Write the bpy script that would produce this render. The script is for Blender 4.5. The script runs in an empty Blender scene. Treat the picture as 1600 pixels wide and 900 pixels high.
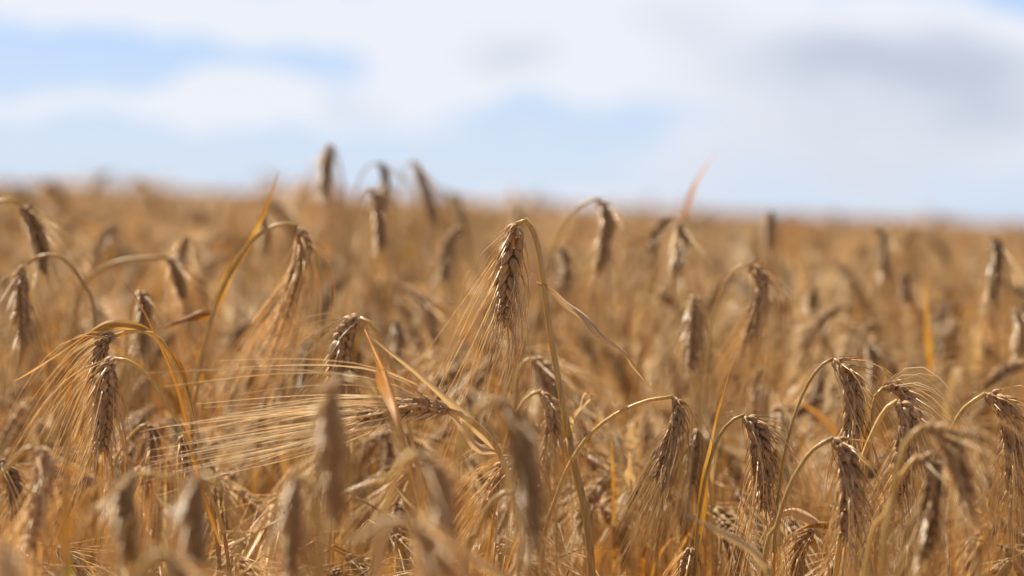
import bpy, math, random
import numpy as np
from mathutils import Vector, Matrix

R = math.radians
scn = bpy.context.scene
COL = scn.collection
rnd = random.Random(11)

# ------------------------------------------------------------------ camera
FPX = 1600 * 100 / 36.0
CAMZ = 0.95
FOCUS = 2.2
cam_d = bpy.data.cameras.new("camera")
cam = bpy.data.objects.new("camera", cam_d)
COL.objects.link(cam)
scn.camera = cam
cam_d.lens = 100
cam_d.sensor_width = 36
cam_d.clip_start = 0.05
cam_d.clip_end = 5000
cam_d.dof.use_dof = True
cam_d.dof.focus_distance = FOCUS
cam_d.dof.aperture_fstop = 4.0
HY = 317.0                                    # row of the true horizon at mid frame
pitch = math.atan((450 - HY) / FPX)
ROLL = R(2.35)
fwd = Vector((0, math.cos(pitch), -math.sin(pitch)))
right = Vector((1, 0, 0))
up = right.cross(fwd)
r2 = right * math.cos(ROLL) + up * math.sin(ROLL)
u2 = up * math.cos(ROLL) - right * math.sin(ROLL)
M = Matrix((r2, u2, -fwd)).transposed().to_4x4()
M.translation = Vector((0, 0, CAMZ))
cam.matrix_world = M
CL = Vector((0, 0, CAMZ))
def P(x, y, Z):
    """picture row and column on the photograph + distance -> point in the field"""
    return CL + (r2 * ((x - 800) / FPX) - u2 * ((y - 450) / FPX) + fwd) * Z
def proj(p):
    d = p - CL
    z = d.dot(fwd)
    return 800 + d.dot(r2) / z * FPX, 450 - d.dot(u2) / z * FPX, z

# ------------------------------------------------------------------ light and sky
SUN_EL, SUN_AZ = R(55), R(-42)                # azimuth from +Y towards +X
sun_dir = Vector((math.sin(SUN_AZ) * math.cos(SUN_EL), math.cos(SUN_AZ) * math.cos(SUN_EL), math.sin(SUN_EL)))
sl = bpy.data.lights.new("sun", 'SUN')
sl.energy = 5.0
sl.angle = R(0.6)
sl.color = (1.0, 0.91, 0.75)
so = bpy.data.objects.new("sun", sl)
COL.objects.link(so)
so.rotation_euler = sun_dir.to_track_quat('Z', 'Y').to_euler()
so.location = (0, 0, 20)

w = bpy.data.worlds.new("World")
scn.world = w
w.use_nodes = True
nt = w.node_tree
N, L = nt.nodes, nt.links
N.clear()
def node(t, **kw):
    n = N.new(t)
    for k, v in kw.items():
        setattr(n, k, v)
    return n
out = node('ShaderNodeOutputWorld')
bg = node('ShaderNodeBackground')
bg.inputs['Strength'].default_value = 0.048
sky = node('ShaderNodeTexSky', sky_type='NISHITA', sun_disc=False, sun_elevation=SUN_EL, sun_rotation=SUN_AZ)
sky.air_density = 1.0
sky.dust_density = 0.6
sky.ozone_density = 2.0
tc = node('ShaderNodeTexCoord')
def vmath(op, a, b=None, out_i=0):
    n = node('ShaderNodeVectorMath', operation=op)
    for i, v in enumerate((a, b)):
        if v is None:
            continue
        if hasattr(v, 'is_linked') or hasattr(v, 'links'):
            L.new(v, n.inputs[i])
        else:
            n.inputs[i].default_value = v
    return n.outputs[out_i]
def fmath(op, a, b=None, clamp=False):
    n = node('ShaderNodeMath', operation=op, use_clamp=clamp)
    for i, v in enumerate((a, b)):
        if v is None:
            continue
        if hasattr(v, 'links'):
            L.new(v, n.inputs[i])
        else:
            n.inputs[i].default_value = v
    return n.outputs[0]
def mapr(v, a, b, c=0.0, d=1.0):
    n = node('ShaderNodeMapRange', interpolation_type='SMOOTHSTEP')
    L.new(v, n.inputs[0])
    for i, q in enumerate((a, b, c, d)):
        n.inputs[i + 1].default_value = q
    return n.outputs[0]
def mixc(f, a, b):
    n = node('ShaderNodeMix', data_type='RGBA')
    if hasattr(f, 'links'): L.new(f, n.inputs[0])
    else: n.inputs[0].default_value = f
    for i, v in ((6, a), (7, b)):
        if hasattr(v, 'links'): L.new(v, n.inputs[i])
        else: n.inputs[i].default_value = (*v, 1)
    return n.outputs[2]
# flattened direction: bearing and height as tangents, so clouds keep low flat shapes near the horizon
D = tc.outputs['Generated']
def dirpx(x, y):
    d = (P(x, y, 1.0) - CL).normalized()
    return d
warp = node('ShaderNodeTexNoise', noise_dimensions='3D')
L.new(vmath('MULTIPLY', D, (1, 1, 1.6)), warp.inputs['Vector'])
warp.inputs['Scale'].default_value = 26
warp.inputs['Detail'].default_value = 3
wv = vmath('SUBTRACT', warp.outputs['Color'], (0.5, 0.5, 0.5))
Dw = vmath('ADD', D, vmath('MULTIPLY', wv, (0.035, 0.035, 0.022)))
cn = node('ShaderNodeTexNoise', noise_dimensions='3D')
L.new(vmath('MULTIPLY', Dw, (1, 1, 2.3)), cn.inputs['Vector'])
cn.inputs['Scale'].default_value = 13
cn.inputs['Detail'].default_value = 5
cn.inputs['Roughness'].default_value = 0.5
base_cloud = cn.outputs['Fac']
def blob(x, y, rx, ry, amt):
    """soft patch of thicker or thinner cloud around one bearing"""
    d = dirpx(x, y)
    k = FPX
    v = vmath('SUBTRACT', Dw, tuple(d))
    v = vmath('MULTIPLY', v, (k / rx, k / rx, k / ry))
    ln = node('ShaderNodeVectorMath', operation='LENGTH')
    L.new(v, ln.inputs[0])
    return fmath('MULTIPLY', mapr(ln.outputs['Value'], 1.5, 0.0), amt)
cover = fmath('ADD', fmath('MULTIPLY', base_cloud, 1.15), -0.04)
for b in [(270, 92, 300, 46, -0.55), (60, 118, 180, 26, -0.4), (230, 210, 220, 30, -0.45), (880, 185, 170, 50, -0.30),
          (60, 55, 120, 60, 0.25), (60, 160, 170, 30, 0.26), (220, 10, 300, 45, 0.30), (365, 138, 130, 50, 0.75),
          (690, 70, 330, 110, 0.45), (1250, 90, 500, 150, 0.38), (1590, -5, 60, 22, -0.7), (400, -25, 120, 18, -0.2), (1350, 230, 400, 60, 0.10), (560, 255, 420, 40, -0.32), (150, 235, 260, 34, -0.25), (860, 150, 90, 30, -0.2), (1120, 170, 120, 26, -0.15)]:
    cover = fmath('ADD', cover, blob(*b))
sepd = node('ShaderNodeSeparateXYZ'); L.new(D, sepd.inputs[0])
high = mapr(sepd.outputs['Z'], 0.10, 0.32, 1.0, 0.08)        # broken cloud low down, clearer overhead
dens = fmath('MULTIPLY', mapr(cover, 0.42, 0.72), high)
grey = fmath('MULTIPLY', base_cloud, 0.0)
for b in [(1400, 95, 300, 50, 0.85), (1560, 170, 150, 60, 0.55), (800, 85, 90, 35, 0.55), (565, 165, 60, 25, 0.4), (1330, 180, 300, 90, 0.5), (1080, 30, 90, 40, 0.35), (90, 130, 70, 20, 0.1), (1300, 290, 500, 80, 0.45)]:
    grey = fmath('ADD', grey, blob(*b))
grey = fmath('MULTIPLY', grey, mapr(base_cloud, 0.3, 0.65, 0.55, 1.1), clamp=True)
white, shade = (7.9, 8.1, 8.7), (5.1, 5.5, 6.5)
ccol = mixc(grey, white, shade)
skyc = vmath('MULTIPLY', sky.outputs[0], (1.0, 0.93, 1.1))
# thin high veil that lightens the blue
sep = node('ShaderNodeSeparateXYZ'); L.new(D, sep.inputs[0])
veil = mapr(sep.outputs['Z'], 0.25, -0.01, 0.05, 0.80)
skyv = mixc(veil, skyc, mixc(mapr(sep.outputs['Z'], 0.005, 0.06), (6.0, 7.4, 9.2), (4.2, 6.3, 9.6)))
col = mixc(fmath('MULTIPLY', dens, 0.93), skyv, ccol)
L.new(col, bg.inputs['Color'])
L.new(bg.outputs[0], out.inputs[0])

vs = scn.view_settings
vs.view_transform = 'Standard'
vs.look = 'None'
vs.exposure = 1.2
vs.gamma = 1.0
scn.cycles.max_bounces = 10
scn.cycles.diffuse_bounces = 5
scn.cycles.transmission_bounces = 6
scn.cycles.transparent_max_bounces = 8
scn.cycles.sample_clamp_indirect = 4.0

# ------------------------------------------------------------------ materials
def straw(name, c1, c2, c3, trans=0.35, rough=0.5, stripe=(300, 300, 25), tint=None, spec=0.3, bump=0.15, val=0.70):
    """dry plant matter: three tones mixed by island / object / streaky noise, partly translucent"""
    m = bpy.data.materials.new(name)
    m.use_nodes = True
    t = m.node_tree
    n, l = t.nodes, t.links
    n.clear()
    o = n.new('ShaderNodeOutputMaterial')
    tcn = n.new('ShaderNodeTexCoord')
    mp = n.new('ShaderNodeMapping')
    mp.inputs['Scale'].default_value = stripe
    if 'leaf' in name:
        at = n.new('ShaderNodeAttribute'); at.attribute_name = 'blade'
        l.new(at.outputs['Vector'], mp.inputs[0])
        mp.inputs['Scale'].default_value = (1900, 45, 3)
    else:
        l.new(tcn.outputs['Object'], mp.inputs[0])
    ns = n.new('ShaderNodeTexNoise')
    ns.inputs['Scale'].default_value = 1.0
    ns.inputs['Detail'].default_value = 3
    l.new(mp.outputs[0], ns.inputs['Vector'])
    geo = n.new('ShaderNodeNewGeometry')
    oi = n.new('ShaderNodeObjectInfo')
    def mr(v, a, b, c, d):
        q = n.new('ShaderNodeMapRange')
        l.new(v, q.inputs[0])
        for i, x in enumerate((a, b, c, d)): q.inputs[i + 1].default_value = x
        return q.outputs[0]
    def mx(f, a, b, blend='MIX'):
        q = n.new('ShaderNodeMix'); q.data_type = 'RGBA'; q.blend_type = blend
        if hasattr(f, 'links'): l.new(f, q.inputs[0])
        else: q.inputs[0].default_value = f
        for i, v in ((6, a), (7, b)):
            if hasattr(v, 'links'): l.new(v, q.inputs[i])
            else: q.inputs[i].default_value = (*v, 1)
        return q.outputs[2]
    col = mx(mr(geo.outputs['Random Per Island'], 0, 1, 0, 1), c1, c2)
    col = mx(mr(ns.outputs['Fac'], 0.42, 0.72, 0, 0.85), col, c3)
    col = mx(1.0, col, mx(mr(oi.outputs['Random'], 0, 1, 0, 1), tuple(val * q for q in (0.72, 0.69, 0.64)), tuple(val * q for q in (1.2, 1.18, 1.15))), 'MULTIPLY')
    big = n.new('ShaderNodeTexNoise'); big.inputs['Scale'].default_value = 22
    l.new(tcn.outputs['Object'], big.inputs['Vector'])
    if tint:
        col = mx(mr(big.outputs['Fac'], 0.5, 0.7, 0, 0.8), col, tint)
    pb = n.new('ShaderNodeBsdfPrincipled')
    l.new(col, pb.inputs['Base Color'])
    pb.inputs['Roughness'].default_value = rough
    pb.inputs['Specular IOR Level'].default_value = spec if 'leaf' not in name else 0.18
    bp = n.new('ShaderNodeBump'); bp.inputs['Strength'].default_value = bump; bp.inputs['Distance'].default_value = 0.0006
    l.new(ns.outputs['Fac'], bp.inputs['Height'])
    l.new(bp.outputs[0], pb.inputs['Normal'])
    tr = n.new('ShaderNodeBsdfTranslucent')
    l.new(mx(1.0, col, (1.10, 0.99, 0.66), 'MULTIPLY'), tr.inputs['Color'])
    ms = n.new('ShaderNodeMixShader'); ms.inputs[0].default_value = trans
    l.new(pb.outputs[0], ms.inputs[1]); l.new(tr.outputs[0], ms.inputs[2])
    l.new(ms.outputs[0], o.inputs[0])
    return m
MAT = {
    'kernel': straw('ripe_grain_husk', (0.50, 0.30, 0.12), (0.68, 0.48, 0.27), (0.34, 0.18, 0.07), val=0.82, trans=0.2, rough=0.58, stripe=(420, 420, 90), spec=0.28, bump=0.5),
    'awn': straw('awn_straw', (0.80, 0.57, 0.24), (0.92, 0.77, 0.47), (0.66, 0.40, 0.13), trans=0.4, rough=0.3, spec=0.6, val=0.9),
    'awn_pale': straw('bleached_awn_straw', (0.88, 0.76, 0.54), (0.93, 0.84, 0.64), (0.80, 0.64, 0.38), trans=0.3, rough=0.25, spec=0.8, val=1.0),
    'stem': straw('stalk_straw', (0.60, 0.32, 0.06), (0.68, 0.42, 0.12), (0.44, 0.21, 0.035), val=0.74, trans=0.3, rough=0.35, stripe=(500, 500, 12), tint=(0.62, 0.33, 0.08), spec=0.5),
    'neck': straw('pale_stalk_straw', (0.64, 0.42, 0.11), (0.70, 0.49, 0.17), (0.42, 0.25, 0.06), val=0.85, trans=0.2, rough=0.35, stripe=(500, 500, 12), spec=0.5),
    'leaf_orange': straw('dry_orange_leaf', val=0.66, bump=0.5, c1=(0.70, 0.36, 0.05), c2=(0.76, 0.43, 0.08), c3=(0.40, 0.16, 0.03), trans=0.5, rough=0.45, stripe=(350, 350, 20), tint=(0.70, 0.48, 0.18)),
    'leaf_pale': straw('bleached_dry_leaf', val=0.82, c1=(0.74, 0.54, 0.31), c2=(0.80, 0.63, 0.40), c3=(0.55, 0.38, 0.20), trans=0.4, rough=0.45, stripe=(350, 350, 20), tint=(0.60, 0.40, 0.18)),
    'leaf_brown': straw('dry_brown_leaf', val=0.7, bump=0.5, c1=(0.62, 0.27, 0.04), c2=(0.68, 0.35, 0.07), c3=(0.30, 0.12, 0.02), trans=0.45, rough=0.5, stripe=(350, 350, 20), tint=(0.62, 0.34, 0.10)),
    'leaf_grey': straw('weathered_grey_leaf', val=0.75, bump=0.6, c1=(0.60, 0.42, 0.24), c2=(0.68, 0.52, 0.33), c3=(0.34, 0.21, 0.11), trans=0.25, rough=0.55, stripe=(350, 350, 20), tint=(0.42, 0.26, 0.12)),
    'leaf_green': straw('yellow_green_leaf', (0.42, 0.40, 0.05), (0.50, 0.44, 0.08), (0.50, 0.34, 0.08), trans=0.45, rough=0.45, stripe=(350, 350, 20)),
}
def soil_material():
    m = bpy.data.materials.new('dry_field_soil')
    m.use_nodes = True
    t = m.node_tree; n, l = t.nodes, t.links
    pb = n['Principled BSDF']
    a = n.new('ShaderNodeTexNoise'); a.inputs['Scale'].default_value = 9; a.inputs['Detail'].default_value = 8
    tcn = n.new('ShaderNodeTexCoord'); l.new(tcn.outputs['Object'], a.inputs['Vector'])
    cr = n.new('ShaderNodeValToRGB')
    cr.color_ramp.elements[0].position = 0.35; cr.color_ramp.elements[0].color = (0.30, 0.18, 0.075, 1)
    cr.color_ramp.elements[1].position = 0.7; cr.color_ramp.elements[1].color = (0.50, 0.34, 0.16, 1)
    l.new(a.outputs['Fac'], cr.inputs[0]); l.new(cr.outputs[0], pb.inputs['Base Color'])
    pb.inputs['Roughness'].default_value = 0.95
    b = n.new('ShaderNodeBump'); b.inputs['Distance'].default_value = 0.02
    l.new(a.outputs['Fac'], b.inputs['Height']); l.new(b.outputs[0], pb.inputs['Normal'])
    return m

# ------------------------------------------------------------------ mesh helpers
class MB:
    def __init__(s): s.v = []; s.f = []; s.n = 0; s.lu = []
    def add(s, v, f):
        s.v.append(np.asarray(v, float)); s.f.extend([tuple(i + s.n for i in q) for q in f]); s.n += len(v)
    def mesh(s, name, mat, smooth=True):
        me = bpy.data.meshes.new(name)
        me.from_pydata(np.concatenate(s.v).tolist(), [], s.f)
        me.materials.append(mat)
        if smooth: me.polygons.foreach_set('use_smooth', [True] * len(me.polygons))
        if s.lu:
            a = me.attributes.new('blade', 'FLOAT_VECTOR', 'POINT'); a.data.foreach_set('vector', np.array(s.lu).ravel())
        me.update()
        return me
def link(name, me, parent=None):
    o = bpy.data.objects.new(name, me)
    COL.objects.link(o)
    if parent is not None: o.parent = parent
    return o
def catmull(pts, n):
    p = [np.array(q, float) for q in pts]
    if len(p) == 2:
        return np.array([p[0] + (p[1] - p[0]) * t for t in np.linspace(0, 1, n)])
    p = [2 * p[0] - p[1]] + p + [2 * p[-1] - p[-2]]
    segs = len(p) - 3
    res = []
    for u in np.linspace(0, segs - 1e-9, n):
        i = int(u); t = u - i
        a, b, c, d = p[i:i + 4]
        res.append(0.5 * (2 * b + (c - a) * t + (2 * a - 5 * b + 4 * c - d) * t * t + (3 * b - a - 3 * c + d) * t ** 3))
    return np.array(res)
def even(path, n):
    d = np.r_[0, np.cumsum(np.linalg.norm(np.diff(path, axis=0), axis=1))]
    s = np.linspace(0, d[-1], n)
    return np.stack([np.interp(s, d, path[:, k]) for k in range(3)], 1)
def nrm(v):
    v = np.asarray(v, float)
    return v / (np.linalg.norm(v) + 1e-12)
def frames(path):
    T = np.gradient(path, axis=0)
    T /= np.linalg.norm(T, axis=1)[:, None] + 1e-12
    a = np.array([0.13, 1, 0.07]) if abs(T[0][1]) < 0.9 else np.array([1, 0.1, 0.1])
    U = []
    u = nrm(a - T[0] * a.dot(T[0]))
    for t in T:
        u = nrm(u - t * u.dot(t)); U.append(u)
    U = np.array(U)
    return T, U, np.cross(T, U)
def tube(mb, path, rad, sides=6, flat=1.0):
    T, U, V = frames(path)
    n = len(path)
    a = np.arange(sides) * 2 * math.pi / sides
    ca, sa = np.cos(a), np.sin(a) * flat
    rad = np.broadcast_to(rad, (n,))
    v = (path[:, None, :] + rad[:, None, None] * (ca[None, :, None] * U[:, None, :] + sa[None, :, None] * V[:, None, :])).reshape(-1, 3)
    f = []
    for i in range(n - 1):
        for j in range(sides):
            k = (j + 1) % sides
            f.append((i * sides + j, i * sides + k, (i + 1) * sides + k, (i + 1) * sides + j))
    f.append(tuple(range(sides))[::-1]); f.append(tuple((n - 1) * sides + j for j in range(sides)))
    mb.add(v, f)
def leaf(mb, path, width, side, twist=0.0, fold=0.25, ph=0.0, curl=0.0, rr=None, shape=0):
    """dry blade: five points across, folded along the midrib, edges a little wavy"""
    rr = rr or rnd
    T = np.gradient(path, axis=0); T /= np.linalg.norm(T, axis=1)[:, None] + 1e-12
    n = len(path); rows = []
    w1, w2 = rr.uniform(0, 6), rr.uniform(0, 6)
    f1 = rr.uniform(9, 16)
    for i in range(n):
        t = i / (n - 1)
        s = nrm(np.array(side) - T[i] * np.dot(side, T[i])); b = np.cross(T[i], s)
        a = ph + twist * t + 0.25 * math.sin(5 * t + w1)
        s, b = s * math.cos(a) + b * math.sin(a), b * math.cos(a) - s * math.sin(a)
        prof = min(1, 0.4 + t * 4) * (1 - t ** 1.5) ** 0.85 + 0.02
        if shape: prof = 0.12 + 0.9 * math.exp(-((t - 0.5) / 0.24) ** 2)
        wd = width * prof * (1 + 0.10 * math.sin(f1 * t + w2))
        c = curl * (0.6 + 0.4 * math.sin(4 * t + w2))
        for q in (-1, -0.5, 0, 0.5, 1):
            off = s * (q * wd * 0.5 * (1 - 0.35 * abs(c) * q * q)) + b * (abs(q) * fold * wd + c * q * q * wd * 0.45 + 0.05 * wd * math.sin(17 * t + 3 * q + w1))
            rows.append(path[i] + off); mb.lu.append((q * wd * 0.5 + w1, t * 0.15, w2))
    f = []
    for i in range(n - 1):
        for j in range(4):
            f.append((i * 5 + j, i * 5 + j + 1, (i + 1) * 5 + j + 1, (i + 1) * 5 + j))
    mb.add(rows, f)
def kernel_geo(org, ax, outw, ln, wd, hi=True):
    """one husked grain: pointed at both ends, creased along its outer face"""
    ax = nrm(ax); outw = nrm(outw - ax * np.dot(outw, ax)); sd = np.cross(ax, outw)
    ts = (0, .07, .2, .38, .58, .76, .9, 1.0) if hi else (0, .18, .5, .8, 1.0)
    S = 8 if hi else 5
    v = []
    for t in ts:
        r = max(0.0, math.sin(math.pi * min(1, t * 0.96 + 0.04) ** 0.62)) ** 1.15 * 1.06 + 0.035
        for j in range(S):
            a = 2 * math.pi * j / S
            c, s_ = math.cos(a), math.sin(a)
            rr_ = r * wd * 0.5
            if hi:
                rr_ *= 1 + 0.10 * math.cos(3 * a)            # ribbed husk
            bow = 0.10 * ln * math.sin(math.pi * t)
            v.append(org + ax * (t * ln) + outw * (c * rr_ * 0.72 + bow * 0.55) + sd * (s_ * rr_))
    f = []
    for i in range(len(ts) - 1):
        for j in range(S):
            k = (j + 1) % S
            f.append((i * S + j, i * S + k, (i + 1) * S + k, (i + 1) * S + j))
    f.append(tuple(range(S))[::-1]); f.append(tuple((len(ts) - 1) * S + j for j in range(S)))
    return v, f
def ear_geo(path, rr, width, nodes=22, klen=None, awn=0.13, spread=0.16, bias=(0, 0, 0), biasr=(0.3, 1.0), hi=True, facing=None, arad=0.00048, loose=1.0, sag=0.03, extra=0.0):
    """returns lists: kernels, awns (each (v, f)), bristles, rachis path"""
    path = even(path, 60)
    L_ = np.sum(np.linalg.norm(np.diff(path, axis=0), axis=1))
    klen = klen or L_ / nodes * 3.5
    T, U, V = frames(path)
    if facing is not None:
        U = np.array([nrm(np.array(facing) - t * np.dot(facing, t)) for t in T]); V = np.cross(T, U)
    ks, aws, br = [], [], []
    bias = np.array(bias, float)
    axis = nrm(path[-1] - path[12])
    for i in range(nodes):
        t = i / (nodes - 1)
        fi = 1 + t * 50
        i0 = int(fi)
        c, tt, uu, vv = path[i0], T[i0], U[i0], V[i0]
        sgn = 1 if i % 2 else -1
        prof = min(1.0, 0.62 + 1.6 * t) * (1 - 0.38 * max(0, t - 0.6) / 0.4)
        for q in (-1, 0, 1):
            if rr.random() < 0.04: continue
            a = q * 0.95 + rr.uniform(-.12, .12)
            o = (uu * math.cos(a) * sgn + vv * math.sin(a))
            kl = klen * prof * rr.uniform(0.88, 1.12) * (1.0 if q == 0 else 0.92)
            kw = width * 0.275 * prof * rr.uniform(0.88, 1.12)
            lift = 0.30 * loose * rr.uniform(0.6, 1.5) + (0.25 * loose * (1 - t) ** 4)
            ax = nrm(tt + o * lift)
            org = c + o * width * 0.13 * prof - tt * kl * 0.1
            ks.append(kernel_geo(org, ax, o, kl, kw, hi))
            tip = org + ax * kl * 0.95
            for _a in range(1 + (rr.random() < extra) if rr.random() < 0.92 else 0):
                al = awn * rr.uniform(0.55, 1.1) * (1 - 0.22 * t)
                if rr.random() < 0.12: al *= 0.35
                d = nrm(tt * 0.3 + axis * 0.7 + o * spread * rr.uniform(0.2, 1.3) + bias * rr.uniform(*biasr) + np.array([rr.gauss(0, .05) for _ in range(3)]))
                n = 8 if hi else 4
                pts = []
                p = tip.copy() - ax * kl * 0.12
                cv = np.array([rr.gauss(0, .05), rr.gauss(0, .05), -sag - rr.random() * sag])
                for k in range(n):
                    pts.append(p.copy())
                    m = k / (n - 1)
                    dd = nrm(ax * (1 - m) ** 3 + d * (1 - (1 - m) ** 3) + cv * m * 1.5)
                    p = p + dd * al / (n - 1)
                m_ = MB(); tube(m_, np.array(pts), np.linspace(arad, arad * 0.3, n), 3)
                aws.append((m_.v[0], m_.f))
            if rr.random() < (0.95 if hi else 0.12):          # short glume bristle
                bl = klen * rr.uniform(0.7, 1.7)
                s0 = org + o * kw * 0.4
                d = nrm(tt * 0.85 + o * rr.uniform(0.25, 0.8) + vv * rr.uniform(-.25, .25))
                pts = np.array([s0, s0 + d * bl * .5, s0 + d * bl + tt * bl * 0.1])
                m_ = MB(); tube(m_, pts, np.array([arad * 1.2, arad * .8, arad * 0.2]), 3)
                br.append((m_.v[0], m_.f))
    return ks, aws, br, path

def root(name, loc, label, cat, group=None):
    o = bpy.data.objects.new(name, None)
    COL.objects.link(o)
    o.empty_display_size = 0.02
    o.location = loc
    o['label'] = label; o['category'] = cat
    if group: o['group'] = group
    return o
def to_local(arr, loc):
    return np.asarray(arr, float) - np.array(loc)

# ------------------------------------------------------------------ ground
def make_ground():
    mb = MB()
    xs = [-2500, -400, -60, -12, -4, 0, 4, 12, 60, 400, 2500]
    ys = [-1500, -60, -4, 0, 4, 12, 30, 60, 400, 3000]
    v = [(x, y, 0.0) for y in ys for x in xs]
    W = len(xs)
    mb.add(v, [(j * W + i, j * W + i + 1, (j + 1) * W + i + 1, (j + 1) * W + i) for j in range(len(ys) - 1) for i in range(W - 1)])
    g = link('ground', mb.mesh('ground', soil_material(), False))
    g['kind'] = 'structure'; g['label'] = 'dry brown field soil under the barley'
make_ground()

# ------------------------------------------------------------------ plants traced one by one
VIEWR = np.array(r2); VIEWU = np.array(u2); VIEWF = np.array(fwd)
def path3(pts, Z):
    res = []
    for p in pts:
        dz = p[2] if len(p) > 2 else 0
        res.append(np.array(P(p[0], p[1], Z + dz)))
    return res
GRP = 'ripe barley plants of the field'
def plant(label, Z, stem, ear, w=20, awn=0.13, bias=(0, 0), spread=0.16, hi=False, leaves=(), sep=False, nodes=22, seed=1,
          srad=0.0021, nrad=0.0011, loose=1.0, turn=0.0, cat='barley plant', neck='neck', biasr=(0.2, 1.0), arad=0.00042, sag=0.03, group=GRP, stemmat='stem', awnmat='awn'):
    rr = random.Random(seed * 131 + 7)
    if not hi: awn *= 1.3; spread = max(spread, 0.2); loose = max(loose, 1.3)
    sp = path3(stem, Z)
    # the stalk goes on down to the soil
    b, b2 = sp[0], sp[1]
    d = nrm(b - b2)
    foot = np.array([b[0] + d[0] * 0.12 + rr.uniform(-.03, .03), b[1] + rr.uniform(-.03, .05), 0.0])
    mid = b + (foot - b) * 0.35 + d * 0.04
    mid[2] = max(0.2, min(mid[2], b[2] - 0.06))
    full = [foot, mid] + sp
    loc = foot.copy()
    rt = root('barley_plant', tuple(loc), label, cat, group)
    path = even(catmull(full, 140), 90)
    t = np.linspace(0, 1, len(path))
    rad = srad + (nrad - srad) * np.clip((t - 0.45) / 0.5, 0, 1)
    for k in (0.22, 0.5):                                      # nodes on the straw
        rad = rad + srad * 0.45 * np.exp(-((t - k) / 0.006) ** 2)
    nrad *= 0.8; rad = rad * 0.9
    cut = int(len(path) * 0.80)
    mb = MB(); tube(mb, to_local(path[:cut + 1], loc), rad[:cut + 1], 8)
    st = link('stem', mb.mesh('stem', MAT[stemmat]), rt)
    mb = MB(); tube(mb, to_local(path[cut:], loc), rad[cut:], 8)
    link('neck', mb.mesh('neck', MAT[neck]), rt)
    if ear:
        ep = catmull(path3(ear, Z), 60)
        wm = w / FPX * Z * (1.0 if hi else 1.18)
        bv = VIEWR * bias[0] - VIEWU * bias[1]
        fa = VIEWR * math.cos(turn) + VIEWF * math.sin(turn)
        ks, aws, br, rp = ear_geo(to_local(ep, loc), rr, wm, nodes=nodes, awn=awn, spread=spread, bias=bv, biasr=biasr, hi=hi, facing=fa, arad=arad, loose=loose, sag=sag, extra=0.45 if hi else 0.2)
        mb = MB(); tube(mb, rp[:-3], np.linspace(nrad, nrad * 0.7, len(rp) - 3), 6)
        for q in br: mb.add(*q)
        if not sep:
            for q in ks: mb.add(*q)
            e = link('ear', mb.mesh('ear', MAT['kernel']), rt)
            mb = MB()
            for q in aws: mb.add(*q)
            link('beard', mb.mesh('beard', MAT[awnmat]), e)
        else:
            e = link('ear', mb.mesh('ear', MAT['kernel']), rt)
            for q in ks:
                mb = MB(); mb.add(*q); link('kernel', mb.mesh('kernel', MAT['kernel']), e)
            for q in aws:
                mb = MB(); mb.add(*q); link('awn', mb.mesh('awn', MAT[awnmat]), e)
    for lf in leaves:
        pts, wd, mat = lf[0], lf[1], lf[2]
        kw = lf[3] if len(lf) > 3 else {}
        lp = even(catmull(path3(pts, Z), 60), 34)
        # blade starts on its stalk
        mb = MB()
        steep = abs(lf[0][-1][1] - lf[0][0][1]) > abs(lf[0][-1][0] - lf[0][0][0])
        leaf(mb, to_local(lp, loc), wd * 0.82 / FPX * Z, tuple(VIEWR if steep else VIEWU), twist=kw.get('tw', 1.2), fold=kw.get('fold', 0.2), ph=min(0.5, kw.get('ph', 0.2)), curl=kw.get('curl', 0.3), rr=rr, shape=kw.get('shape', 0))
        lo = link('leaf', mb.mesh('leaf', MAT[mat]), rt)
        if 'label' in kw: lo['label'] = kw['label']
    return rt

S = plant
# -- the sharp ones
S('tall sharp barley plant with hooked neck, ear hanging above all other sharp ones, creased leaf', 2.2,
  [(925, 905), (892, 700), (864, 545), (849, 440), (842, 392), (832, 358), (821, 343), (812, 341), (807, 350)],
  [(807, 350), (797, 400), (790, 455), (787, 522)], w=50, awn=0.155, bias=(-0.5, 0.05), biasr=(-0.06, 1.0), spread=0.10, hi=True, sep=True, seed=3, srad=0.0048, nrad=0.0023, loose=1.1, turn=0.1, nodes=20, stemmat='neck',
  leaves=[([(838, 441), (862, 450), (885, 470), (915, 492), (942, 524), (965, 540), (990, 568), (1022, 615, .03)], 17, 'leaf_grey', dict(tw=3.4, ph=0.5, curl=1.0, fold=.5))])
S('barley plant with bushy long-bearded ear hanging beside the crossed orange leaves', 2.15,
  [(360, 905), (318, 750), (285, 672), (245, 605), (215, 572), (190, 560), (178, 560)],
  [(178, 560), (168, 580), (164, 640), (156, 718)], w=50, awn=0.12, bias=(-0.35, 0.1), biasr=(-.3, 1), spread=0.28, hi=True, sep=True, seed=5, srad=0.0024, nrad=0.0015, turn=0.5, loose=1.2,
  leaves=[([(345, 850), (310, 740), (280, 610), (245, 525), (213, 465), (181, 430)], 13, 'leaf_brown', dict(tw=1.2, curl=0.8))])
S('barley plant arched over the bushy ear with a long orange leaf pointing down and away', 2.24,
  [(345, 905), (312, 700), (295, 620), (268, 555), (240, 522), (205, 518), (180, 524)],
  [(180, 524), (162, 535), (152, 570), (150, 630)], w=36, awn=0.11, bias=(-0.4, 0.1), spread=0.25, hi=True, seed=6, srad=0.0024, nrad=0.0016, turn=1.0,
  leaves=[([(243, 524), (215, 510), (170, 506), (125, 530), (70, 566), (20, 597)], 22, 'leaf_orange', dict(tw=1.6, curl=0.5)),
          ([(246, 528), (262, 545), (285, 575), (300, 640), (312, 700)], 20, 'leaf_brown', dict(tw=0.6, ph=0.8))])
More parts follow.
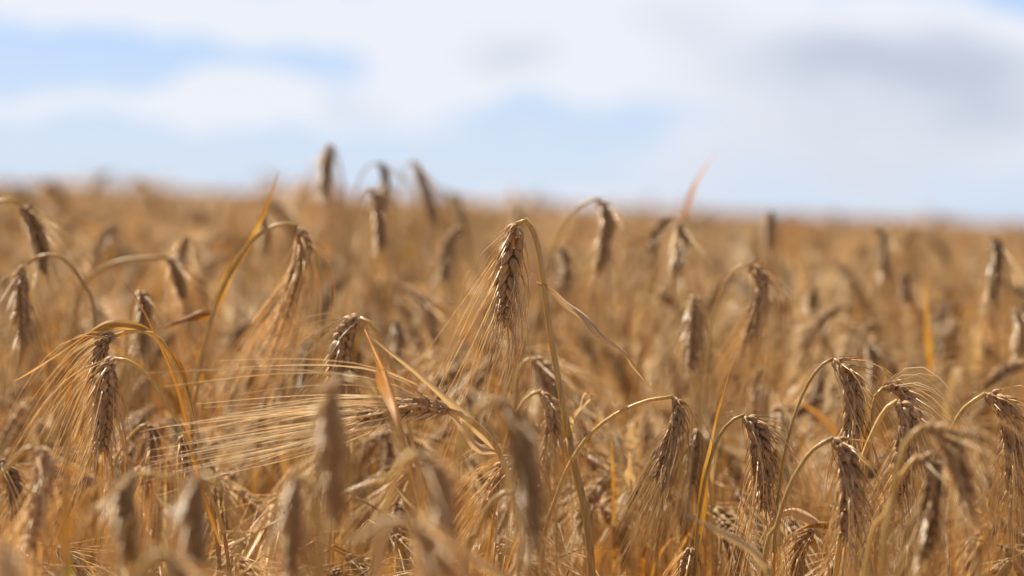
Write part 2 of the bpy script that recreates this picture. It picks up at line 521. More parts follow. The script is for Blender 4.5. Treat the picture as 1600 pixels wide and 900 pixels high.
S('barley plant blown flat, its ear lying level with white awns streaming sideways', 2.12,
  [(812, 905), (800, 770), (780, 708), (755, 672), (725, 650), (700, 641)],
  [(700, 641), (660, 634), (610, 642), (545, 656)], w=40, awn=0.2, awnmat='awn_pale', arad=0.00055, bias=(-0.55, 0.06), biasr=(0.2, 1.2), spread=0.11, hi=True, sep=True, seed=8, srad=0.0026, nrad=0.0022, turn=1.2, nodes=18, sag=0.02,
  leaves=[([(778, 706), (742, 668), (700, 628), (650, 582), (610, 550), (576, 524)], 20, 'leaf_pale', dict(tw=0.7, ph=-.3, curl=0.3)),
          ([(775, 706), (750, 700), (730, 680), (712, 655), (690, 640)], 20, 'leaf_pale', dict(tw=0.5, ph=0.1))])
S('barley plant with ruffled ear bent over at its crown, just above the level ear', 2.32,
  [(690, 905), (655, 740), (625, 610), (597, 535), (580, 506), (562, 497)],
  [(562, 497), (541, 515), (531, 560), (526, 635)], w=54, awn=0.13, bias=(-0.75, 0.1), biasr=(0, 1), spread=0.25, hi=True, seed=9, turn=0.6, loose=1.4, nrad=0.002,
  leaves=[([(570, 515, -.12), (595, 570, -.2), (618, 620, -.3), (632, 680, -.34), (645, 730, -.34), (658, 800, -.3)], 27, 'leaf_brown', dict(tw=1.0, ph=0.5, fold=.5, curl=.5, shape=1))])
S('barley plant with yellow arched neck, its leaf an orange spear against the sky', 2.5,
  [(285, 905), (305, 620), (333, 490), (368, 410), (405, 366), (440, 350), (466, 353)],
  [(466, 353), (476, 385), (462, 435), (437, 505)], w=32, awn=0.15, bias=(-0.4, 0.1), spread=0.2, hi=True, seed=11, srad=0.0028, nrad=0.0019, turn=0.5,
  leaves=[([(332, 492), (362, 430), (398, 372), (420, 318), (437, 266)], 22, 'leaf_orange', dict(tw=0.7, ph=.3, fold=.4)),
          ([(332, 492), (305, 492), (275, 502), (250, 512)], 22, 'leaf_brown', dict(tw=0.6))])
S('barley plant on thin bowed stalk, dark ear topmost of the sharp cluster', 2.2,
  [(1208, 905), (1218, 760), (1235, 670), (1262, 600), (1290, 565), (1302, 560)],
  [(1302, 560), (1326, 580), (1334, 630), (1327, 690), (1322, 740)], w=40, awn=0.12, bias=(0.25, 0), spread=0.24, hi=True, sep=True, seed=13, nrad=0.0014, srad=0.002, turn=0.4, loose=1.3)
S('barley plant with ear crooked sideways, long white awns shooting out over its neighbour', 2.2,
  [(1335, 905), (1352, 745), (1362, 660), (1368, 618), (1380, 606)],
  [(1380, 606), (1402, 606), (1425, 632), (1436, 690)], w=34, awn=0.12, awnmat='awn_pale', bias=(0.5, 1.4), biasr=(0.2, 1.0), spread=0.08, arad=0.0004, hi=True, sep=True, seed=14, turn=0.8, loose=1.3, nrad=0.0018, nodes=18,
  leaves=[([(1330, 800), (1345, 720), (1362, 650), (1378, 608), (1388, 570)], 6, 'leaf_brown', dict(tw=0.4))])
S('barley plant with thick tawny stalk and broad ear tucked under the crooked one', 2.14,
  [(1305, 905), (1332, 770), (1352, 705), (1380, 645), (1403, 626)],
  [(1403, 626), (1420, 655), (1412, 720), (1395, 795)], w=50, awn=0.11, bias=(0.15, 0), spread=0.28, hi=True, sep=True, seed=15, turn=0.2, loose=1.3, nrad=0.0022, srad=0.0026)
S('barley plant with arched neck, long dark ear at the edge beyond the streaming awns', 2.18,
  [(1405, 905), (1440, 770), (1478, 690), (1505, 640), (1540, 615)],
  [(1540, 615), (1570, 632), (1583, 700), (1580, 805)], w=48, awn=0.11, bias=(-0.1, 0), spread=0.22, hi=True, sep=True, seed=16, turn=0.3, loose=1.1, nrad=0.002, srad=0.0026)
S('barley plant with hooked neck and shaggy grey ear beside the upright golden blade', 2.2,
  [(1085, 905), (1098, 770), (1118, 695), (1140, 660), (1164, 648)],
  [(1164, 648), (1184, 675), (1192, 735), (1188, 808)], w=46, awn=0.12, bias=(-0.12, 0), spread=0.26, hi=True, sep=True, seed=17, turn=0.1, loose=1.3, nrad=0.0015)
S('barley plant with smooth yellow bowed stalk and fat pale grain crowning its ear', 2.1,
  [(1190, 905), (1212, 825), (1236, 755), (1268, 705), (1302, 684)],
  [(1302, 684), (1322, 705), (1328, 775), (1318, 865)], w=46, awn=0.12, bias=(0, 0), spread=0.24, hi=True, sep=True, seed=18, turn=0.5, loose=1.3, nrad=0.0018, srad=0.0026)
S('barley plant with long flat-arched yellow neck and small pale ruffled ear', 2.17,
  [(845, 905), (868, 780), (905, 700), (950, 655), (1005, 628), (1052, 620)],
  [(1055, 620), (1061, 645), (1045, 700), (1022, 765)], w=32, awn=0.115, bias=(-0.2, 0.05), spread=0.1, hi=True, seed=19, nrad=0.0016, turn=0.7)
S('single upright golden blade, bare of any ear, beside the shaggy grey ear', 2.2,
  [(1075, 1000), (1085, 905), (1092, 835)], None, leaves=[([(1092, 850), (1104, 745), (1122, 650), (1135, 600), (1146, 558)], 21, 'leaf_orange', dict(tw=0.8, ph=1.3, curl=0.2))], srad=0.0017, nrad=0.0015, seed=20)
S('barley plant with small frosty-topped ear half hidden behind the awns of the flat-arched one', 2.4,
  [(1112, 905), (1110, 770), (1102, 700), (1092, 670)],
  [(1090, 670), (1085, 700), (1079, 765)], w=32, awn=0.1, bias=(0, 0), hi=True, seed=21, turn=0.4)
S('barley plant with short yellow hook and narrow brown ear under the crossed leaves', 2.38,
  [(150, 905), (175, 740), (198, 690), (222, 664), (234, 662)],
  [(234, 662), (240, 690), (232, 730), (222, 770)], w=28, awn=0.1, bias=(-.2, 0), hi=True, seed=22, turn=0.9, nrad=0.0015)
S('barley plant with tiny white-tufted ear below the tips of the streaming awns', 2.3,
  [(310, 905), (312, 760), (300, 690), (284, 680)],
  [(284, 681), (290, 705), (298, 750)], w=24, awn=0.08, bias=(0, 0), hi=True, seed=23, turn=0.9, nodes=14)
S('barley plant cut by the edge, short dark scaly ear beside a pale hanging one', 2.08,
  [(-60, 905), (-45, 790), (-25, 725), (-5, 716)],
  [(-3, 717), (14, 738), (24, 770), (22, 822)], w=38, awn=0.1, bias=(0.2, 0), spread=.25, hi=True, seed=24, turn=0.3)
S('soft barley plant with brown hooked neck, slim pale ear hanging beside the vertical stalk', 1.88,
  [(-60, 905), (-20, 775), (10, 732), (42, 700), (58, 697)],
  [(58, 697), (70, 720), (62, 780), (42, 870)], w=38, awn=0.1, bias=(0, 0), seed=25, turn=0.3, nrad=0.002)
S('barley plant with looping soft stalk in front of the sharp cluster, blurred ear slanting away', 1.82,
  [(1378, 905), (1392, 800), (1402, 735), (1418, 688), (1445, 665)],
  [(1445, 665), (1478, 678), (1500, 735), (1520, 820)], w=42, awn=0.11, bias=(0.1, 0), seed=26, turn=0.3, nrad=0.0022, srad=0.0026)
S('barley plant with grey crumpled ear hanging directly below the looping soft stalk', 1.88,
  [(1350, 905), (1385, 800), (1410, 740), (1434, 712)],
  [(1436, 712), (1462, 735), (1456, 800), (1438, 890)], w=46, awn=0.11, bias=(-0.1, 0), spread=.22, seed=27, turn=0.2, nrad=0.0018)
S('barley plant whose little ear pokes up from the lower edge with a pale yellow knot', 2.2,
  [(1105, 1000), (1100, 920), (1092, 870), (1080, 856)],
  [(1080, 857), (1074, 880), (1068, 940)], w=38, awn=0.1, hi=True, seed=28, turn=0.6, loose=1.4)
S('barley plant with small ear folded into curled orange leaves low between the bowed stalks', 2.25,
  [(1300, 1000), (1296, 900), (1288, 845), (1272, 828)],
  [(1272, 829), (1252, 850), (1244, 890), (1240, 940)], w=30, awn=0.08, hi=True, seed=29, turn=0.6,
  leaves=[([(1290, 830), (1262, 806), (1235, 797), (1205, 812), (1185, 850)], 28, 'leaf_pale', dict(tw=1.3, curl=.6)),
          ([(1320, 828), (1275, 818), (1235, 835), (1210, 880)], 16, 'leaf_orange', dict(tw=1.5))])
S('barley plant with grey ear bowed behind the long stalk of the tall sharp one', 2.5,
  [(790, 905), (800, 700), (808, 590), (822, 562), (832, 558)],
  [(832, 558), (852, 580), (866, 625), (872, 690)], w=34, awn=0.1, bias=(0, 0), seed=30, turn=0.5, nrad=.0018)
S('barley plant with pale crumpled ear touching the foot of the tall sharp stalk', 2.34,
  [(760, 905), (785, 720), (810, 640), (836, 612), (846, 611)],
  [(846, 611), (862, 640), (860, 690), (850, 740)], w=34, awn=0.1, bias=(0, 0), hi=True, seed=31, turn=0.5, nrad=.0018,
  leaves=[([(880, 690), (900, 650), (925, 622), (915, 615), (905, 640)], 16, 'leaf_pale', dict(tw=2, curl=.8))])
S('barley plant with open spiky golden ear under the knot of the pale narrow leaf', 2.28,
  [(870, 905), (865, 790), (845, 730), (818, 712)],
  [(818, 712), (790, 725), (770, 760), (758, 820)], w=30, awn=0.1, bias=(-.2, 0), hi=True, seed=32, turn=0.5, loose=1.6)
S('barley plant with pale bowed neck and shaded ear beside the dark blurred ear', 1.95,
  [(725, 905), (745, 835), (768, 785), (792, 768), (805, 770)],
  [(805, 770), (820, 800), (822, 850), (815, 920)], w=34, awn=0.1, seed=33, turn=0.5, nrad=.0022)
# -- soft ones close to the lens
S('very blurred barley plant, thick dark ear crossing in front of the streaming awns', 1.62,
  [(650, 905), (640, 740), (610, 650), (575, 607), (540, 590)],
  [(534, 590), (515, 625), (520, 720), (527, 838)], w=48, awn=0.09, seed=41, turn=0.3, nrad=0.0022, srad=0.0026)
S('very blurred barley plant, dark ear slanting below the tall sharp ear', 1.6,
  [(695, 905), (712, 745), (735, 655), (768, 622)],
  [(776, 620), (806, 655), (824, 750), (836, 880)], w=46, awn=0.1, bias=(0.2, 0), seed=42, turn=0.3, nrad=0.0024)
S('very blurred barley plant, tawny ear beneath the hanging orange leaf', 1.58,
  [(585, 905), (605, 790), (630, 722), (652, 706)],
  [(658, 706), (684, 745), (692, 820), (694, 915)], w=48, awn=0.1, bias=(0.15, 0), seed=43, turn=0.3, nrad=0.0026)
S('very blurred barley plant, blunt greenish ear with a dark hollow side', 1.6,
  [(500, 960), (498, 850), (488, 765), (472, 742)],
  [(464, 742), (456, 790), (452, 915)], w=44, awn=0.1, seed=44, turn=0.3, nrad=0.0026)
S('blurred barley plant with yellow neck bent flat and broad ear fanning pale awns', 1.72,
  [(310, 905), (300, 800), (275, 754), (240, 740), (215, 739)],
  [(212, 739), (194, 765), (196, 815), (204, 890)], w=50, awn=0.1, spread=.25, bias=(-.1, 0), seed=45, turn=0.3, nrad=0.002, loose=1.4)
S('blurred barley plant with wide fluffy ear under the tiny white-tufted one', 1.6,
  [(372, 905), (362, 810), (340, 755), (318, 742)],
  [(312, 742), (300, 780), (302, 830), (308, 915)], w=56, awn=0.1, spread=.25, seed=46, turn=0.3, nrad=0.002)
S('very blurred barley stalk, pale knob of a hook rising from the lower edge', 1.5,
  [(195, 1000), (212, 910), (240, 868), (262, 864)], [(264, 866), (280, 900), (282, 1000)], w=40, awn=0.09, seed=47, nrad=0.0026)
S('blurred barley plant with whitish-green hook and tattered pale leaf on its crown', 1.52,
  [(588, 1000), (590, 900), (598, 840), (618, 814), (640, 814)],
  [(645, 816), (668, 850), (672, 950)], w=42, awn=0.09, seed=48, nrad=0.0028, neck='leaf_pale', stemmat='leaf_green',
  leaves=[([(615, 812), (590, 820), (565, 835), (540, 850)], 26, 'leaf_pale', dict(tw=1.0))])
S('very blurred barley plant cut by the corner, grey ear nearly out of the picture', 1.36,
  [(-40, 1000), (-30, 900), (-8, 850)], [(4, 846), (14, 880), (18, 960)], w=46, awn=0.09, seed=49, nrad=0.002)
S('tall vertical blurred stalk wrapped in a grey-orange leaf with a yellow-green patch', 1.72,
  [(98, 1000), (100, 905), (103, 760), (106, 640)], None, seed=50, srad=0.0026, nrad=0.0014,
  leaves=[([(102, 905), (106, 760), (108, 650), (106, 540)], 22, 'leaf_brown', dict(tw=0.4, ph=1.3)),
          ([(108, 915), (112, 870), (110, 838)], 15, 'leaf_green', dict(tw=0.3, ph=1.3, label='yellow-green leaf tip'))])
# -- loose dry leaves on short stalks
S('withered stalk ending in a thin pale leaf hooked like a claw', 2.15,
  [(690, 960), (682, 905), (675, 850)], None, seed=51, srad=0.0018, nrad=0.0013,
  leaves=[([(668, 840), (655, 800), (632, 775), (616, 755), (607, 737)], 19, 'leaf_pale', dict(tw=.6, curl=.5))])
S('withered stalk with a smooth pinkish-white leaf arching up and away from it', 1.9,
  [(1215, 1000), (1206, 930), (1200, 885)], None, seed=52, srad=0.0018, nrad=0.0016,
  leaves=[([(1200, 895), (1186, 868), (1158, 848), (1122, 828), (1086, 812), (1060, 795)], 20, 'leaf_pale', dict(tw=0.8))])
S('withered stalk with a broad grey blade slanting below the dark blurred ear', 1.75,
  [(840, 1000), (825, 950), (800, 915)], None, seed=53, srad=0.0018, nrad=0.0016,
  leaves=[([(800, 910), (775, 895), (742, 872), (716, 848), (700, 832)], 24, 'leaf_pale', dict(tw=0.8))])
S('withered stalk topped by a short white papery leaf scrap standing upright', 2.42,
  [(992, 1000), (990, 905), (986, 750)], None, seed=54, srad=0.0014, nrad=0.0009,
  leaves=[([(988, 760), (986, 735), (984, 705)], 26, 'leaf_pale', dict(tw=0.5, ph=1.4))])
S('barley stalk holding a white papery bud-like leaf above the papery scrap', 2.6,
  [(1000, 905), (996, 780), (990, 700)], None, seed=55, srad=0.0014, nrad=0.0009,
  leaves=[([(990, 700), (988, 680), (992, 655)], 30, 'leaf_pale', dict(tw=0.5, ph=1.4))])
# -- softly blurred ones behind the sharp row
S('tall blurred barley plant, straight brown ear highest against the sky', 3.3,
  [(548, 560), (545, 400), (537, 290), (524, 232), (517, 225)], [(517, 225), (512, 250), (505, 312)], w=22, awn=0.09, bias=(-.1, 0), seed=61)
S('tall blurred barley plant on a wide faint bow behind the highest straight ear', 3.3,
  [(535, 560), (540, 400), (552, 310), (572, 262), (592, 254)], [(592, 254), (602, 272), (600, 325)], w=17, awn=0.09, seed=62)
S('blurred barley plant, long pale grey ear curled under the wide faint bow', 2.95,
  [(528, 600), (540, 430), (553, 340), (568, 298), (580, 293)], [(580, 293), (592, 315), (594, 400)], w=23, awn=0.11, seed=63)
S('tall blurred barley plant, slim dark ear slanting like a pen against the sky', 3.4,
  [(610, 560), (614, 420), (620, 320), (634, 262), (646, 250)], [(648, 250), (660, 285), (682, 360)], w=17, awn=0.11, bias=(.1, 0), seed=64)
S('blurred barley plant with faint hooked ear at the skyline beside the slanting slim ear', 3.8,
  [(690, 560), (695, 400), (700, 320), (708, 300)], [(710, 300), (718, 320), (720, 365)], w=15, awn=0.11, bias=(.2, 0), seed=65)
S('blurred barley plant with pale-backed ear leaning inwards below the faint hooked ear', 3.2,
  [(752, 640), (748, 480), (738, 390), (728, 357), (720, 354)], [(720, 354), (702, 380), (690, 445)], w=24, awn=0.11, seed=66)
S('blurred barley plant with widely arched yellow neck crossing the skyline, plump ear', 2.85,
  [(820, 640), (850, 440), (875, 365), (905, 322), (938, 310)], [(940, 311), (948, 345), (934, 432)], w=32, awn=0.13, bias=(0.1, 0), spread=.2, seed=67, nrad=.0016)
S('blurred barley plant with thin dark ear edged by bright pale awns', 2.85,
  [(990, 640), (1012, 480), (1035, 380), (1055, 348)], [(1060, 346), (1066, 375), (1052, 440)], w=24, awn=0.15, bias=(-.5, 0.05), biasr=(0, 1), seed=68)
S('blurred barley plant with flag leaf rising high into the sky behind the bright-edged ear', 3.1,
  [(1100, 640), (1092, 480), (1078, 370), (1064, 338), (1052, 338)], [(1052, 338), (1030, 355), (1010, 395)], w=20, awn=0.09, seed=69,
  leaves=[([(1068, 345), (1076, 315), (1092, 278), (1122, 233)], 10, 'leaf_brown', dict(tw=.8))])
S('blurred barley plant with short stout brown ear upright at the skyline', 3.7,
  [(1222, 640), (1220, 450), (1213, 350), (1207, 327)], [(1206, 327), (1203, 345), (1198, 392)], w=22, awn=0.07, seed=70)
S('blurred barley plant with dark narrow ear and pale bent crown at the skyline', 3.3,
  [(1310, 640), (1325, 470), (1345, 380), (1365, 354)], [(1368, 354), (1380, 372), (1380, 435)], w=16, awn=0.1, bias=(-.3, 0), seed=71)
S('blurred barley plant with stubby ear leaning against its dark narrow neighbour', 3.9,
  [(1450, 640), (1455, 450), (1448, 370), (1438, 358)], [(1436, 358), (1424, 366), (1408, 392)], w=18, awn=0.08, seed=72)
S('blurred barley plant with broad pale bearded ear crossing the skyline by the picture edge', 2.95,
  [(1590, 640), (1585, 470), (1570, 390), (1556, 368)], [(1554, 368), (1556, 400), (1548, 478)], w=32, awn=0.13, bias=(-.3, 0), seed=73, spread=.25)
S('blurred barley plant with grey rough ear hanging from a level neck below the skyline', 2.55,
  [(1090, 760), (1105, 560), (1125, 460), (1150, 420), (1172, 412)], [(1174, 412), (1190, 440), (1180, 490), (1166, 538)], w=32, awn=0.12, bias=(-.25, 0), spread=.2, seed=74, hi=True)
S('blurred barley plant with smooth straight dark-brown ear between the rough and the bright-edged ears', 2.65,
  [(1130, 760), (1118, 600), (1104, 495), (1090, 462)], [(1086, 460), (1084, 500), (1078, 588)], w=30, awn=0.1, seed=75)
S('small blurred barley plant right behind the hooked neck of the sharp tall one', 3.1,
  [(850, 640), (852, 480), (862, 395), (872, 385)], [(874, 385), (882, 402), (880, 445)], w=24, awn=0.08, seed=76)
S('blurred barley plant, faint ear tip showing over the neck of the sharp tall one', 3.9,
  [(782, 640), (786, 450), (795, 335), (803, 318)], [(805, 318), (810, 330), (806, 362)], w=20, awn=0.08, seed=77)
S('blurred barley plant with neck arching in from the picture edge and dark hanging ear', 2.62,
  [(-90, 700), (-70, 440), (-40, 345), (0, 313), (32, 320)], [(34, 321), (52, 345), (64, 385), (68, 436)], w=32, awn=0.13, bias=(.1, 0), seed=78, nrad=.0019)
S('blurred barley plant with semicircular yellow neck and slim dark ear below the edge arch', 2.5,
  [(150, 760), (148, 500), (128, 440), (100, 405), (68, 398), (42, 412)], [(38, 415), (32, 440), (38, 552)], w=28, awn=0.1, seed=79, nrad=.0017)
S('blurred barley plant whose flat yellow neck runs level into a shaggy twin-tufted ear', 2.75,
  [(105, 700), (118, 490), (135, 440), (180, 410), (225, 404), (262, 402)], [(266, 402), (276, 425), (288, 472)], w=30, awn=0.1, seed=80, nrad=.0022)
S('blurred barley plant with pale topped ear touching the shaggy twin-tufted one', 3.0,
  [(330, 700), (325, 480), (310, 390), (294, 368)], [(292, 368), (284, 395), (282, 440)], w=28, awn=0.1, seed=81)
S('blurred barley plant with pale streaky ear leaning beneath the hazy skyline', 3.4,
  [(205, 640), (200, 440), (190, 365), (180, 350)], [(178, 350), (160, 375), (142, 425)], w=26, awn=0.1, seed=82)
S('blurred barley plant with dim ear tucked behind the orange spear leaf', 3.3,
  [(385, 640), (388, 420), (396, 345), (404, 330)], [(406, 330), (414, 352), (410, 400)], w=28, awn=0.1, seed=83)
S('blurred barley plant with small white-crowned ear standing over the crossed leaves', 2.55,
  [(190, 760), (195, 560), (205, 480), (216, 455)], [(220, 453), (226, 480), (220, 560)], w=30, awn=0.09, seed=84)
S('blurred barley plant with dim grey ear under the dark narrow skyline ear', 3.3,
  [(1440, 700), (1436, 540), (1426, 440), (1416, 420)], [(1414, 420), (1412, 440), (1418, 478)], w=26, awn=0.08, seed=85)
S('blurred barley plant with dark hooked ear above the ear with streaming white awns', 2.85,
  [(1330, 760), (1336, 620), (1342, 550), (1352, 535)], [(1354, 535), (1364, 555), (1362, 605)], w=26, awn=0.08, seed=86)
S('blurred barley plant laid over sideways, wide fringed ear running out at the picture edge', 2.75,
  [(1720, 760), (1700, 640), (1660, 580), (1610, 568)], [(1604, 568), (1570, 580), (1530, 612)], w=34, awn=0.16, bias=(-.6, .2), seed=87)
S('blurred barley plant with bright little crown catching sun above the fringed ear', 2.85,
  [(1570, 760), (1572, 560), (1578, 500), (1584, 482)], [(1586, 481), (1592, 505), (1590, 565)], w=24, awn=0.1, seed=88)
S('blurred barley plant with dim brown ear between the ruffled ear and the tall sharp one', 2.9,
  [(598, 760), (604, 600), (612, 515), (617, 500)], [(618, 500), (622, 520), (618, 570)], w=26, awn=0.08, seed=89)
S('blurred barley plant with dim ear above the hooked shaggy grey one', 2.8,
  [(1200, 760), (1202, 640), (1198, 585), (1192, 574)], [(1190, 574), (1182, 595), (1180, 640)], w=24, awn=0.08, seed=90)
S('blurred barley plant with faint brown ear between the skyline ears and the thin bowed stalk', 3.2,
  [(1284, 700), (1286, 540), (1280, 460), (1273, 448)], [(1271, 448), (1268, 470), (1274, 515)], w=24, awn=0.08, seed=91)
S('thin blurred golden stalk standing straight below the stubby ear', 3.0,
  [(1462, 760), (1458, 640), (1455, 590)], None, seed=92, srad=.0018, nrad=.001,
  leaves=[([(1457, 600), (1452, 530), (1448, 470), (1444, 420)], 18, 'leaf_orange', dict(tw=.4, ph=1.3))])

# ------------------------------------------------------------------ generic plants: twelve kinds, local frame, foot at the origin
def make_variant(k):
    rr = random.Random(900 + k)
    H = rr.uniform(0.74, 0.80)
    az = rr.uniform(0, 2 * math.pi)
    d = np.array([math.cos(az), math.sin(az), 0])
    q = np.array([-d[1], d[0], 0])
    hook = rr.uniform(0.010, 0.042)
    lean = rr.uniform(0.0, 0.06)
    up_ = np.array([0, 0, 1.0])
    pts = [up_ * 0, up_ * H * 0.35 + d * lean * 0.3 + q * rr.uniform(-.01, .01), up_ * H * 0.7 + d * lean * 0.7 + q * rr.uniform(-.01, .01),
           up_ * (H - hook * 1.1) + d * (lean), up_ * (H - hook * 0.25) + d * (lean + hook * 0.45), up_ * H + d * (lean + hook), up_ * (H - hook * 0.35) + d * (lean + hook * 1.6)]
    path = even(catmull(pts, 90), 26)
    t = np.linspace(0, 1, len(path))
    rad = 0.0020 + (0.0011 - 0.0020) * np.clip((t - 0.45) / 0.5, 0, 1)
    mb = MB(); tube(mb, path, rad, 5)
    stem = mb.mesh('stem', MAT['stem'])
    ang = rr.choice([-0.04, 0.02, 0.05, 0.1, 0.16, 0.3]) + rr.uniform(-.03, .06)
    L_ = rr.uniform(0.068, 0.088)
    e0 = path[-1]
    dd = nrm(path[-1] - path[-2])
    e = [e0]
    for i in range(6):
        m = (i + 1) / 6
        tgt = nrm(-up_ + d * math.tan(min(ang, 1.2)) + q * 0.05)
        v = nrm(dd * (1 - m) ** 1.5 + tgt * (1 - (1 - m) ** 1.5))
        e.append(e[-1] + v * L_ / 6)
    ks, aws, br, rp = ear_geo(np.array(e), rr, rr.uniform(0.018, 0.022), nodes=20, awn=rr.uniform(0.14, 0.20), spread=rr.uniform(.05, .14), hi=False, arad=0.0004, loose=rr.uniform(.8, 1.4))
    mb = MB()
    for x in ks + br: mb.add(*x)
    ear = mb.mesh('ear', MAT['kernel'])
    mb = MB()
    for x in aws: mb.add(*x)
    beard = mb.mesh('beard', MAT['awn'])
    lvs = []
    for j in range(4):
        h = (0.36, 0.55, 0.70, 0.82)[j] * H + rr.uniform(-.05, .05)
        a2 = rr.uniform(0, 6.28); ld = np.array([math.cos(a2), math.sin(a2), 0])
        base = np.array([np.interp(h, path[:18, 2], path[:18, 0]), np.interp(h, path[:18, 2], path[:18, 1]), h])
        LL = rr.uniform(0.09, 0.19); p = [base]
        rise = rr.uniform(2.0, 5.0); drop = rr.choice([0.3, 1.0, 2.0, 8.0])
        for i in range(6):
            m = i / 5
            v = nrm(ld + up_ * (rise - drop * m))
            p.append(p[-1] + v * LL / 6)
        mb = MB(); leaf(mb, even(catmull(p, 40), 11), rr.uniform(0.005, 0.011), (0.2, 0.1, 1.0) if rr.random() < .5 else tuple(q), twist=rr.uniform(-3, 3), fold=.2, curl=rr.uniform(0, .8), rr=rr)
        lvs.append(mb.mesh('leaf', MAT[rr.choice(['leaf_orange', 'leaf_brown', 'leaf_pale', 'leaf_brown', 'leaf_orange', 'leaf_brown', 'leaf_orange'])]))
    return stem, ear, beard, lvs, H
VARS = [make_variant(k) for k in range(12)]
CANOPY = 0.775

def place(k, x, y, rz, sc, tilt):
    stem, ear, beard, lvs, H = VARS[k]
    o = bpy.data.objects.new('barley_plant', None); COL.objects.link(o)
    o.empty_display_size = 0.02
    o.location = (x, y, 0); o.rotation_euler = (tilt[0], tilt[1], rz); o.scale = (sc,) * 3
    o['label'] = 'ripe barley plant in the crowded mass of stalks, none with a shape of its own'
    o['category'] = 'barley plant'
    o['group'] = 'barley plants crowded between and behind the distinct ones'
    a = link('stem', stem, o)
    e = link('ear', ear, o); b = link('beard', beard, e)
    ls = [link('leaf', m, o) for m in lvs]
    return o, [a, e, b] + ls

# scatter: dense near the lens, thinner far away where only the tops show
pts = []
rs = random.Random(77)
def band(y0, y1, dens, margin):
    area = 0
    n = int(dens * (y1 - y0) * ((y0 + y1) * 0.18 + 2 * margin))
    for _ in range(n):
        y = rs.uniform(y0, y1)
        hw = 0.18 * y + margin
        x = rs.uniform(-hw, hw)
        pts.append((x, y))
band(1.36, 2.1, 170, 0.35)
band(2.1, 2.5, 120, 0.45)
band(2.5, 3.2, 225, 0.45)
band(3.2, 5, 290, 0.7)
band(5, 9, 230, 1.0)
band(9, 18, 120, 2.0)
band(18, 35, 55, 4)
band(35, 80, 26, 8)
band(80, 190, 4, 12)
near, far = [], []
# a fringe of taller plants a few metres off, breaking the skyline
for _ in range(34):
    y = rs.uniform(4.6, 9.0)
    x = rs.uniform(-0.20, 0.20) * y if rs.random() < 0.4 else rs.uniform(-0.20, -0.03) * y
    k = rs.randrange(12)
    far.append((k, x, y, rs.uniform(0, 6.28), (CAMZ - rs.uniform(0.0, 0.07)) / VARS[k][4], (rs.gauss(0, .05), rs.gauss(0, .05))))
for (x, y) in pts:
    k = rs.randrange(12)
    rz = rs.uniform(0, 6.28)
    tl = (rs.gauss(0, 0.05), rs.gauss(0, 0.05))
    drop = np.interp(y, [1.36, 1.95, 2.3, 2.7, 3.4, 6, 80], [0.19, 0.262, 0.262, 0.20, 0.165, 0.155, 0.15])
    dz = rs.gauss(0, 0.018 if y < 2.8 else 0.03 if y < 4 else 0.045 if y < 9 else 0.055)
    if y < 2.8: dz = -abs(dz)
    sc = (CAMZ - drop + dz) / VARS[k][4]
    inside = abs(x) < 0.18 * y + 0.05
    rec = (k, x, y, rz, sc, tl)
    (near if inside and y < 3.4 else far).append(rec)
near.sort(key=lambda r: r[2])
NIND = 215
for rec in near[:NIND]: place(*rec)
far += near[NIND:]

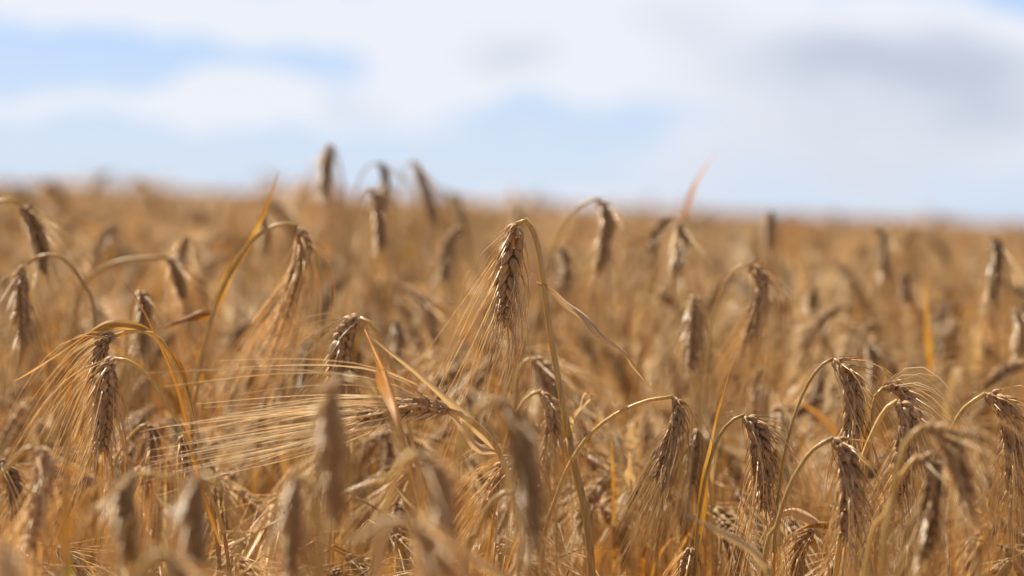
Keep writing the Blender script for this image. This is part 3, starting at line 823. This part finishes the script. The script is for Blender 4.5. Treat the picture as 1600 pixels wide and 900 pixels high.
# the rest of the crop: one object that instances the same twelve plants on its points
def make_field(recs):
    me = bpy.data.meshes.new('barley_crop')
    me.from_pydata([(r[1], r[2], 0.0) for r in recs], [], [])
    a = me.attributes.new('rot', 'FLOAT_VECTOR', 'POINT'); a.data.foreach_set('vector', [c for r in recs for c in (r[5][0], r[5][1], r[3])])
    a = me.attributes.new('scl', 'FLOAT', 'POINT'); a.data.foreach_set('value', [r[4] for r in recs])
    a = me.attributes.new('idx', 'INT', 'POINT'); a.data.foreach_set('value', [r[0] for r in recs])
    o = link('barley_crop', me)
    o['kind'] = 'stuff'; o['label'] = 'blurred ripe barley crop reaching to the horizon'; o['category'] = 'crop'
    g = bpy.data.node_groups.new('crop', 'GeometryNodeTree')
    g.interface.new_socket('Geometry', in_out='INPUT', socket_type='NodeSocketGeometry')
    g.interface.new_socket('Geometry', in_out='OUTPUT', socket_type='NodeSocketGeometry')
    n, l = g.nodes, g.links
    gi = n.new('NodeGroupInput'); go = n.new('NodeGroupOutput')
    jn = n.new('GeometryNodeJoinGeometry')
    for k in range(12):
        src = first[k]
        j = n.new('GeometryNodeJoinGeometry')
        for s in src:
            oi = n.new('GeometryNodeObjectInfo'); oi.transform_space = 'ORIGINAL'
            oi.inputs['Object'].default_value = s
            l.new(oi.outputs['Geometry'], j.inputs[0])
        gt = n.new('GeometryNodeGeometryToInstance')
        l.new(j.outputs[0], gt.inputs[0]); l.new(gt.outputs[0], jn.inputs[0])
    ip = n.new('GeometryNodeInstanceOnPoints')
    l.new(gi.outputs[0], ip.inputs['Points']); l.new(jn.outputs[0], ip.inputs['Instance'])
    ip.inputs['Pick Instance'].default_value = True
    def attr(nm, ty):
        q = n.new('GeometryNodeInputNamedAttribute'); q.data_type = ty; q.inputs['Name'].default_value = nm
        return q.outputs['Attribute']
    l.new(attr('idx', 'INT'), ip.inputs['Instance Index'])
    er = n.new('FunctionNodeEulerToRotation'); l.new(attr('rot', 'FLOAT_VECTOR'), er.inputs[0]); l.new(er.outputs[0], ip.inputs['Rotation'])
    cx = n.new('ShaderNodeCombineXYZ'); s_ = attr('scl', 'FLOAT')
    for i in range(3): l.new(s_, cx.inputs[i])
    l.new(cx.outputs[0], ip.inputs['Scale'])
    l.new(ip.outputs[0], go.inputs[0])
    md = o.modifiers.new('crop', 'NODES'); md.node_group = g
# sources for the twelve kinds: one already standing plant of each kind
first = {}
for ob in list(COL.objects):
    if ob.type == 'EMPTY' and ob.get('group', '').startswith('barley plants crowded'):
        ch = [c for c in ob.children]
        ks_ = [k for k in range(12) if any(c.data == VARS[k][0] for c in ch)]
        if ks_ and ks_[0] not in first:
            e = [c for c in ch if c.name.startswith('ear')][0]
            first[ks_[0]] = ch + list(e.children)
make_field(far)
print('plants', len(near), 'crop', len(far))
